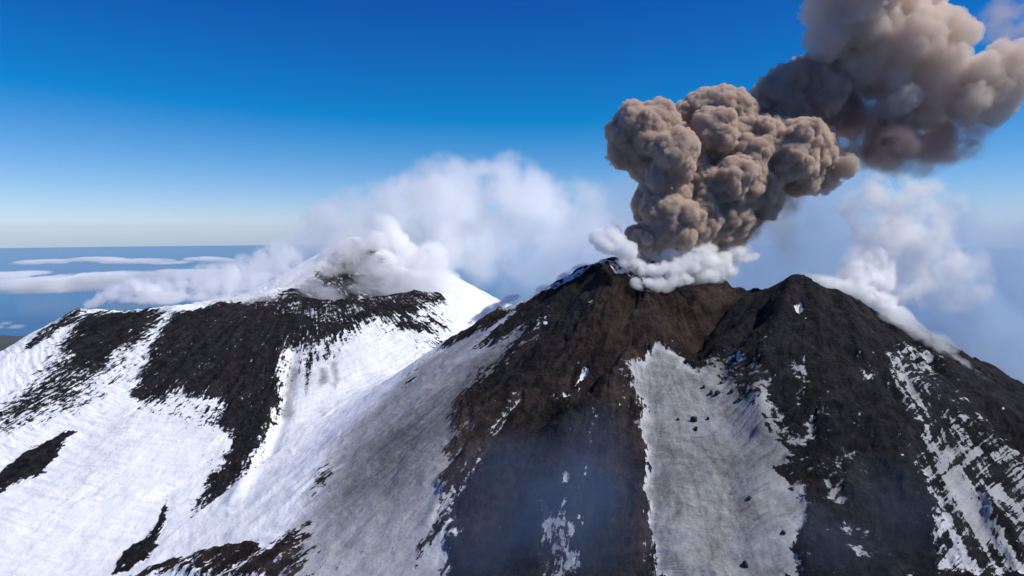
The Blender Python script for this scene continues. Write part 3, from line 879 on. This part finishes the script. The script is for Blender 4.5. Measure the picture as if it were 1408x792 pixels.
def steam_billow(parent, px, depth, cell, sizes, mat, seed):
    v, f = billow_mesh(ash_balls(px, depth, seed), cell, sizes, (0.42, 0.46, 0.46), seed, sizes[0] * 0.25)
    return add_mesh('steam_billow', v, f, mat, parent)


def cluster(name, label, cat, rows, material, seed, group=None):
    """A steam or smoke thing: ragged puffs (u, v, half width, half height in photo pixels, forward distance, tilt)."""
    t = thing(name, label, cat, group)
    rnd = random.Random(seed)
    for row in rows:
        u, v, w, h, d = row[:5]
        tilt = row[5] if len(row) > 5 else 0.0
        k = d / 938.7
        m = row[6] if len(row) > 6 else material
        puff(PART.get(name, 'puff'), to_map(u, v, d), (w * k, (w * h) ** 0.5 * k * rnd.uniform(0.8, 1.1), h * k), m, t, (0, R(-tilt), 0))
    return t


PART = {}
dense = steam_material('thick_white_steam', (1, 1, 1), 0.20, 0.11, 0.50, 0.4, detail=7, gain=5)
soft = steam_material('soft_white_steam', (1, 1, 1), 0.05, 0.050, 0.50, 0.6, detail=7, gain=5)
thin = steam_material('thin_fume', (0.98, 0.99, 1), 0.022, 0.032, 0.53, 0.7, stretch=(0.6, 1, 1.2), detail=6, gain=5)
far = steam_material('far_steam', (1, 1, 1), 0.0105, 0.011, 0.52, 0.6, detail=7, gain=4)
column_steam = steam_material('rising_steam', (1, 1, 1), 0.045, 0.040, 0.53, 0.8, detail=8, gain=6)
veil = steam_material('blue_grey_gas', (0.64, 0.75, 0.86), 0.0060, 0.006, 0.47, 0.9)
far_thick = steam_material('far_thick_steam', (1, 1, 1), 0.06, 0.022, 0.47, 0.45)
wisp = steam_material('steam_wisp', (0.98, 0.99, 1), 0.018, 0.05, 0.60, 0.8, stretch=(0.45, 1, 1.3), detail=6, gain=6)
mist = steam_material('drifting_mist', (1, 1, 1), 0.026, 0.026, 0.50, 0.6, detail=6, gain=4.2)
shred = steam_material('torn_brown_ash', (0.80, 0.69, 0.60), 0.10, 0.055, 0.53, 0.7, detail=8, gain=6)
brown_thin = steam_material('thin_brown_ash', (0.74, 0.62, 0.56), 0.05, 0.038, 0.50, 0.6, detail=7, gain=4.5)
brown_veil = steam_material('brown_ash_veil', (0.78, 0.67, 0.62), 0.016, 0.034, 0.50, 0.8, detail=7, gain=4.5)
blue_gas = steam_material('bluish_gas', (0.42, 0.60, 0.92), 0.0027, 0.012, 0.45, 1.0, gain=2.0)
rows = [(505, 300, 90, 55, 1560, 15), (560, 290, 95, 60, 1600, 20), (630, 270, 95, 60, 1620, 10), (700, 290, 100, 75, 1640, 0), (640, 340, 110, 70, 1600, 0),
        (440, 320, 60, 42, 1540, 25), (760, 320, 110, 95, 1680, 0), (830, 350, 90, 80, 1650, 0), (405, 340, 50, 34, 1500, 30), (430, 300, 40, 30, 1560, 30), (590, 245, 60, 40, 1620, 20), (690, 235, 60, 35, 1640, 0), (560, 350, 90, 55, 1540, 10)]
cluster('steam_plume', 'broad pale steam cloud hiding the slopes behind the snowy far peak', 'steam plume', rows, far, 1)
far_puff = cluster('steam_puff', 'bright white steam drifting off the top of the snowy far peak', 'steam', [
    (530, 318, 24, 28, 1430, 0), (505, 345, 40, 22, 1420, 20), (560, 365, 45, 24, 1390, -20), (592, 350, 28, 24, 1400, 20), (545, 385, 60, 20, 1330, -5), (600, 385, 40, 18, 1340, 0), (480, 395, 50, 16, 1300, 5)], far_thick, 2)
cluster('fumarole_steam', 'low white fumes trailing along the left rim of the snowy ridge', 'steam', [
    (128, 417, 16, 9, 1040, 20), (150, 405, 26, 14, 1050, 30), (185, 398, 36, 20, 1060, 15), (235, 395, 48, 26, 1080, 10), (290, 388, 50, 32, 1090, 15), (340, 378, 46, 34, 1120, 25), (380, 360, 44, 36, 1200, 30), (230, 410, 70, 10, 1030, 2), (330, 412, 60, 12, 1060, 4)], soft, 3)
cluster('fumarole_steam', 'small bright white fume bursting from the far left tip of the snowy ridge', 'steam', [
    (124, 419, 11, 6, 1046, 20), (138, 411, 15, 9, 1046, 35), (158, 402, 17, 11, 1046, 30), (180, 393, 16, 12, 1048, 20), (205, 400, 22, 12, 1050, 0)], dense, 18)
cluster('steam_drift', 'thin torn steam creeping over the dark ground below the far peak', 'steam', [
    (430, 408, 60, 22, 1120, 15), (490, 400, 70, 22, 1150, 5), (560, 405, 60, 16, 1110, 0)], thin, 4)
cluster('steam_puff', 'small white steam puffs lined up along the left shoulder of the brown crater', 'steam', [
    (795, 374, 20, 11, 762, 30), (775, 382, 14, 8, 762, 30), (745, 398, 12, 7, 785, 20), (700, 412, 18, 7, 785, 20), (680, 424, 24, 8, 785, 20), (660, 436, 22, 7, 785, 25)], dense, 5)
rim_steam = cluster('steam_plume', 'thick white steam spilling over the rim of the brown crater', 'steam plume', [
    (825, 328, 12, 11, 712, 0), (841, 323, 14, 11, 714, 0), (834, 338, 14, 9, 712, 0), (850, 337, 15, 12, 712, 0), (866, 347, 14, 10, 712, 0), (856, 328, 10, 9, 716, 0), (868, 362, 24, 11, 712, -10), (890, 372, 26, 13, 708, -10), (915, 372, 28, 16, 705, 0), (905, 392, 28, 14, 695, 0), (882, 390, 20, 11, 695, -10),
    (940, 365, 30, 18, 715, 10), (935, 385, 22, 11, 700, 0), (965, 352, 28, 20, 725, 25), (985, 362, 28, 16, 735, 25), (1008, 350, 22, 12, 745, 20), (1000, 372, 20, 11, 735, 10), (885, 352, 26, 13, 735, 0), (945, 342, 24, 15, 735, 20), (915, 352, 26, 14, 730, 0), (975, 380, 22, 11, 720, 0), (1030, 355, 18, 8, 745, 20)], dense, 6)
tall_steam = cluster('steam_plume', 'tall white steam column rising from the dark cone on the right', 'steam plume', [
    (1130, 390, 36, 16, 665, -10), (1175, 398, 50, 32, 680, -10), (1200, 370, 50, 40, 690, 30), (1215, 320, 50, 50, 700, 0), (1230, 270, 46, 40, 705, 20), (1225, 410, 50, 30, 690, -25), (1270, 290, 66, 54, 715, 0), (1265, 340, 70, 60, 715, 0), (1175, 365, 60, 30, 680, 20), (1150, 400, 46, 16, 655, -12), (1240, 390, 60, 36, 690, -20), (1190, 300, 40, 50, 700, 10), (1310, 380, 60, 60, 720, 0), (1215, 245, 30, 25, 705, 0)], column_steam, 7)
steam_billow(far_puff, [(520, 330, 9), (532, 322, 10), (545, 332, 12), (525, 345, 12), (560, 345, 10)], 1415, 1.8, (16, 8, 4), steam_far, 21)
steam_billow(far_puff, [(592, 350, 11), (580, 362, 11), (602, 360, 9), (566, 372, 10)], 1390, 1.8, (16, 8, 4), steam_far, 22)
steam_billow(rim_steam, [(825, 327, 9), (840, 322, 9), (845, 336, 11), (862, 344, 9), (832, 337, 7)], 708, 0.9, (10, 5, 2.6), steam_puffy, 23)
steam_billow(rim_steam, [(975, 366, 13), (995, 358, 12), (1012, 350, 9), (985, 375, 9), (1025, 345, 5), (1000, 372, 8), (960, 378, 10)], 735, 0.9, (10, 5, 2.6), steam_light, 25)
steam_billow(tall_steam, [(1110, 391, 8), (1126, 391, 8), (1142, 393, 9), (1162, 395, 10), (1182, 400, 10), (1200, 408, 10), (1190, 385, 10), (1218, 418, 9)], 672, 1.0, (11, 5.5, 2.8), steam_light, 26)
cluster('steam_drift', 'pale steam strip sliding down the gully on the right flank', 'steam', [
    (1222, 432, 26, 13, 634, -30), (1242, 440, 28, 14, 630, -32), (1262, 456, 30, 13, 624, -36), (1284, 472, 30, 14, 618, -38), (1304, 490, 30, 13, 610, -40), (1322, 506, 30, 15, 602, -40),
    (1342, 526, 32, 15, 594, -42), (1362, 546, 34, 17, 584, -42), (1384, 568, 36, 18, 574, -42), (1408, 592, 38, 19, 562, -42), (1300, 470, 26, 11, 640, -38), (1350, 520, 30, 10, 625, -38)], soft, 8)
cluster('steam_plume', 'bright white steam boiling off the crest of the dark cone', 'steam plume', [
    (1112, 389, 14, 8, 655, 0), (1134, 390, 20, 11, 658, -5), (1160, 393, 24, 15, 660, -10), (1186, 402, 26, 18, 660, -20), (1212, 415, 26, 18, 655, -25), (1236, 432, 24, 14, 648, -30), (1180, 378, 26, 22, 675, 20), (1206, 388, 26, 22, 678, 0), (1198, 355, 22, 24, 690, 20)], dense, 27)
cluster('ash_wisp', 'torn brown ash shreds streaming off the right side of the ash plume', 'ash cloud', [
    (1150, 205, 34, 16, 800, 20), (1172, 160, 26, 30, 815, 0), (1140, 228, 34, 12, 790, 15), (1105, 255, 44, 14, 790, 10), (1060, 262, 40, 20, 790, 0), (1180, 120, 24, 30, 815, 0), (1040, 150, 20, 20, 830, 0), (1010, 300, 26, 34, 785, 0), (1200, 185, 40, 24, 800, 0)], shred, 28)
cluster('gas_veil', 'hazy bluish gas hanging behind both cones', 'gas cloud', [
    (760, 380, 140, 110, 1500), (900, 340, 160, 120, 1500), (1050, 350, 180, 130, 1450), (1200, 360, 180, 130, 1400), (1350, 380, 160, 150, 1350), (1100, 260, 150, 70, 1450), (1380, 480, 200, 110, 1300), (1300, 440, 160, 110, 1350), (1440, 420, 160, 140, 1300)], veil, 9)
cluster('steam_wisp', 'faint horizontal wisps of steam blowing across the face of the dark cone', 'steam', [
    (1080, 462, 50, 8, 590, 0), (1140, 452, 50, 8, 600, -6), (1120, 478, 60, 8, 580, -4), (1200, 470, 55, 10, 600, -12), (1180, 500, 70, 9, 570, -8), (1250, 500, 50, 12, 590, -25)], wisp, 13)
cluster('steam_wisp', 'faint steam wisps rising off the brown crater face', 'steam', [
    (832, 425, 16, 22, 660, 20), (805, 450, 14, 16, 640, 0), (840, 545, 18, 34, 540, -10), (765, 505, 14, 14, 590, 0), (890, 425, 30, 12, 660, 0)], wisp, 14)
cluster('steam_drift', 'soft steam shrouding the snowy far peak', 'steam', [
    (470, 345, 46, 30, 1330, 15), (492, 332, 44, 22, 1380, 10), (440, 372, 46, 26, 1240, 25), (515, 372, 60, 30, 1290, 0), (420, 395, 50, 18, 1150, 15), (560, 395, 60, 20, 1200, 0), (620, 400, 50, 26, 1280, -30), (590, 372, 56, 32, 1300, 0), (650, 415, 36, 18, 1270, -30)], mist, 17)
cluster('gas_haze', 'thin blue gas hanging over the lower dark slope', 'gas cloud', [
    (720, 700, 150, 130, 430), (810, 730, 130, 130, 420), (650, 780, 140, 100, 400), (830, 640, 90, 110, 470), (1170, 790, 110, 90, 390), (1230, 720, 100, 110, 410), (1120, 730, 60, 80, 400), (420, 800, 120, 60, 500)], blue_gas, 10)
cluster('ash_veil', 'brown ash sinking in a soft curtain beneath the upper ash cloud', 'ash cloud', [
    (1215, 180, 55, 50, 800), (1250, 205, 70, 46, 800), (1225, 200, 60, 40, 790), (1195, 140, 34, 55, 810), (1300, 200, 60, 36, 800), (1165, 180, 34, 40, 825), (1175, 215, 40, 26, 820), (1330, 175, 40, 34, 790), (1240, 160, 50, 40, 810)], brown_thin, 11)
cluster('ash_wisp', 'faint brown ash trailing beneath the middle of the ash plume', 'ash cloud', [
    (1055, 275, 60, 36, 800, 0, brown_thin), (1020, 300, 36, 40, 785, 0, brown_thin), (1120, 250, 50, 22, 790, 15), (1075, 320, 30, 50, 790, 0), (1010, 320, 30, 30, 780)], brown_veil, 12)
cluster('ash_veil', 'dim brown ash drifting across the top corner of the sky', 'ash cloud', [
    (1390, 20, 60, 36, 900, 30), (1420, 50, 60, 36, 900, 30)], brown_veil, 16)


def sea_cloud_material():
    m = bpy.data.materials.new('flat_sea_cloud')
    n = Nodes(m)
    out = n.new('ShaderNodeOutputMaterial')
    v = n.new('ShaderNodeVolumePrincipled')
    v.inputs['Color'].default_value = (1, 1, 1, 1)
    obj = n.new('ShaderNodeTexCoord').outputs['Object']
    ln = n.new('ShaderNodeVectorMath', operation='LENGTH')
    n.link(obj, ln.inputs[0])
    pos = n.new('ShaderNodeNewGeometry').outputs['Position']
    nz = n.noise(n.scale(pos, (1, 0.7, 2.4)), 0.0008, 6, 0.65)
    core = n.math('SUBTRACT', 1.0, ln.outputs['Value'])
    e = n.math('MULTIPLY_ADD', n.math('SUBTRACT', nz, 0.53), 3.4, core)
    n.link(n.math('MULTIPLY', n.math('MULTIPLY', n.ramp(e, 0, 0.5), n.ramp(core, 0, 0.3)), 0.0035), v.inputs['Density'])
    n.link(v.outputs[0], out.inputs['Volume'])
    clear_surface(n, out)
    return m


sea_cloud = sea_cloud_material()
for lab, d, rows in (
        ('long white cloud bank lying over the sea nearest the ridge', 24000, [(40, 389, 90, 9), (150, 381, 110, 8), (100, 393, 120, 6), (250, 376, 90, 6), (20, 377, 60, 5), (-40, 384, 70, 8), (330, 380, 80, 7)]),
        ('thin white cloud streak floating higher over the sea', 40000, [(60, 360, 46, 4), (130, 357, 44, 4.5), (185, 359, 60, 3.5), (230, 361, 40, 2.5)]),
        ('short white cloud streak beside the steam over the sea', 41000, [(285, 356, 34, 4), (305, 358, 26, 3)]),
        ('small lone white cloud low over the coast', 13000, [(8, 445, 20, 6), (22, 449, 22, 5), (-4, 450, 14, 4)])):
    t = thing('cloud', lab, 'cloud', 'clouds over the sea')
    k = d / 938.7
    for i, (u, v, w, h) in enumerate(rows):
        puff('puff', to_map(u, v, d + (i % 3 - 1) * 700), (w * k, min(3500, w * k), h * k), sea_cloud, t)

# ---------------------------------------------------------------- loose rocks standing out of the snow
def rock_material():
    m = bpy.data.materials.new('dark_lava_rock')
    n = Nodes(m)
    out = n.new('ShaderNodeOutputMaterial')
    b = n.new('ShaderNodeBsdfPrincipled')
    b.inputs['Roughness'].default_value = 0.9
    pos = n.new('ShaderNodeNewGeometry').outputs['Position']
    n.link(n.mix(n.noise(pos, 1.2, 5, 0.65), (0.012, 0.011, 0.012), (0.05, 0.042, 0.038)), b.inputs['Base Color'])
    bump = n.new('ShaderNodeBump')
    bump.inputs['Distance'].default_value = 0.4
    n.link(n.noise(pos, 2.0, 4, 0.6), bump.inputs['Height'])
    n.link(bump.outputs[0], b.inputs['Normal'])
    n.link(b.outputs[0], out.inputs['Surface'])
    return m


rock_mat = rock_material()


def boulder(x, y, r, seed, label, group):
    import bmesh
    bm = bmesh.new()
    bmesh.ops.create_icosphere(bm, subdivisions=3, radius=1.0)
    co = np.array([v.co[:] for v in bm.verts])
    fa = np.array([[v.index for v in f.verts] for f in bm.faces])
    bm.free()
    rnd = np.random.default_rng(seed)
    for _ in range(9):                                              # broken facets
        nrm = rnd.normal(size=3)
        nrm /= np.linalg.norm(nrm)
        over = co @ nrm - rnd.uniform(0.55, 0.85)
        co = co - np.maximum(over, 0)[:, None] * nrm
    co = co * (1 + 0.10 * noise2(co[:, 0] * 3 + seed, co[:, 1] * 3 + co[:, 2] * 2)[:, None])
    co = co * np.array([1, rnd.uniform(0.7, 1), rnd.uniform(0.8, 1.5)]) * r
    z = ground(x, y)
    o = add_mesh('boulder', co, fa, rock_mat, smooth=False)
    o.location = (x, y, z + r * 0.2)
    o.rotation_euler = (0, 0, rnd.uniform(0, 6))
    tag(o, label, 'boulder', group)


for i, (x, y, r, lab) in enumerate(BOULDERS):
    boulder(x, y, r, i + 1, lab, 'dark rocks poking out of the grey snow field')

# ---------------------------------------------------------------- the air
hz = bpy.data.materials.new('air_haze')
n = Nodes(hz)
ho = n.new('ShaderNodeOutputMaterial')
hv = n.new('ShaderNodeVolumePrincipled')
hv.inputs['Color'].default_value = (0.55, 0.78, 1.0, 1)
hv.inputs['Density'].default_value = 2.2e-6
n.link(hv.outputs[0], ho.inputs['Volume'])
bx, z0, z1 = 150000, -1.2, 4000
hvts = [(x, y, z) for z in (z0, z1) for y in (-bx, bx) for x in (-bx, bx)]
tag(add_mesh('haze', hvts, [(0, 2, 3, 1), (4, 5, 7, 6), (0, 1, 5, 4), (2, 6, 7, 3), (0, 4, 6, 2), (1, 3, 7, 5)], hz, smooth=False), kind='stuff')
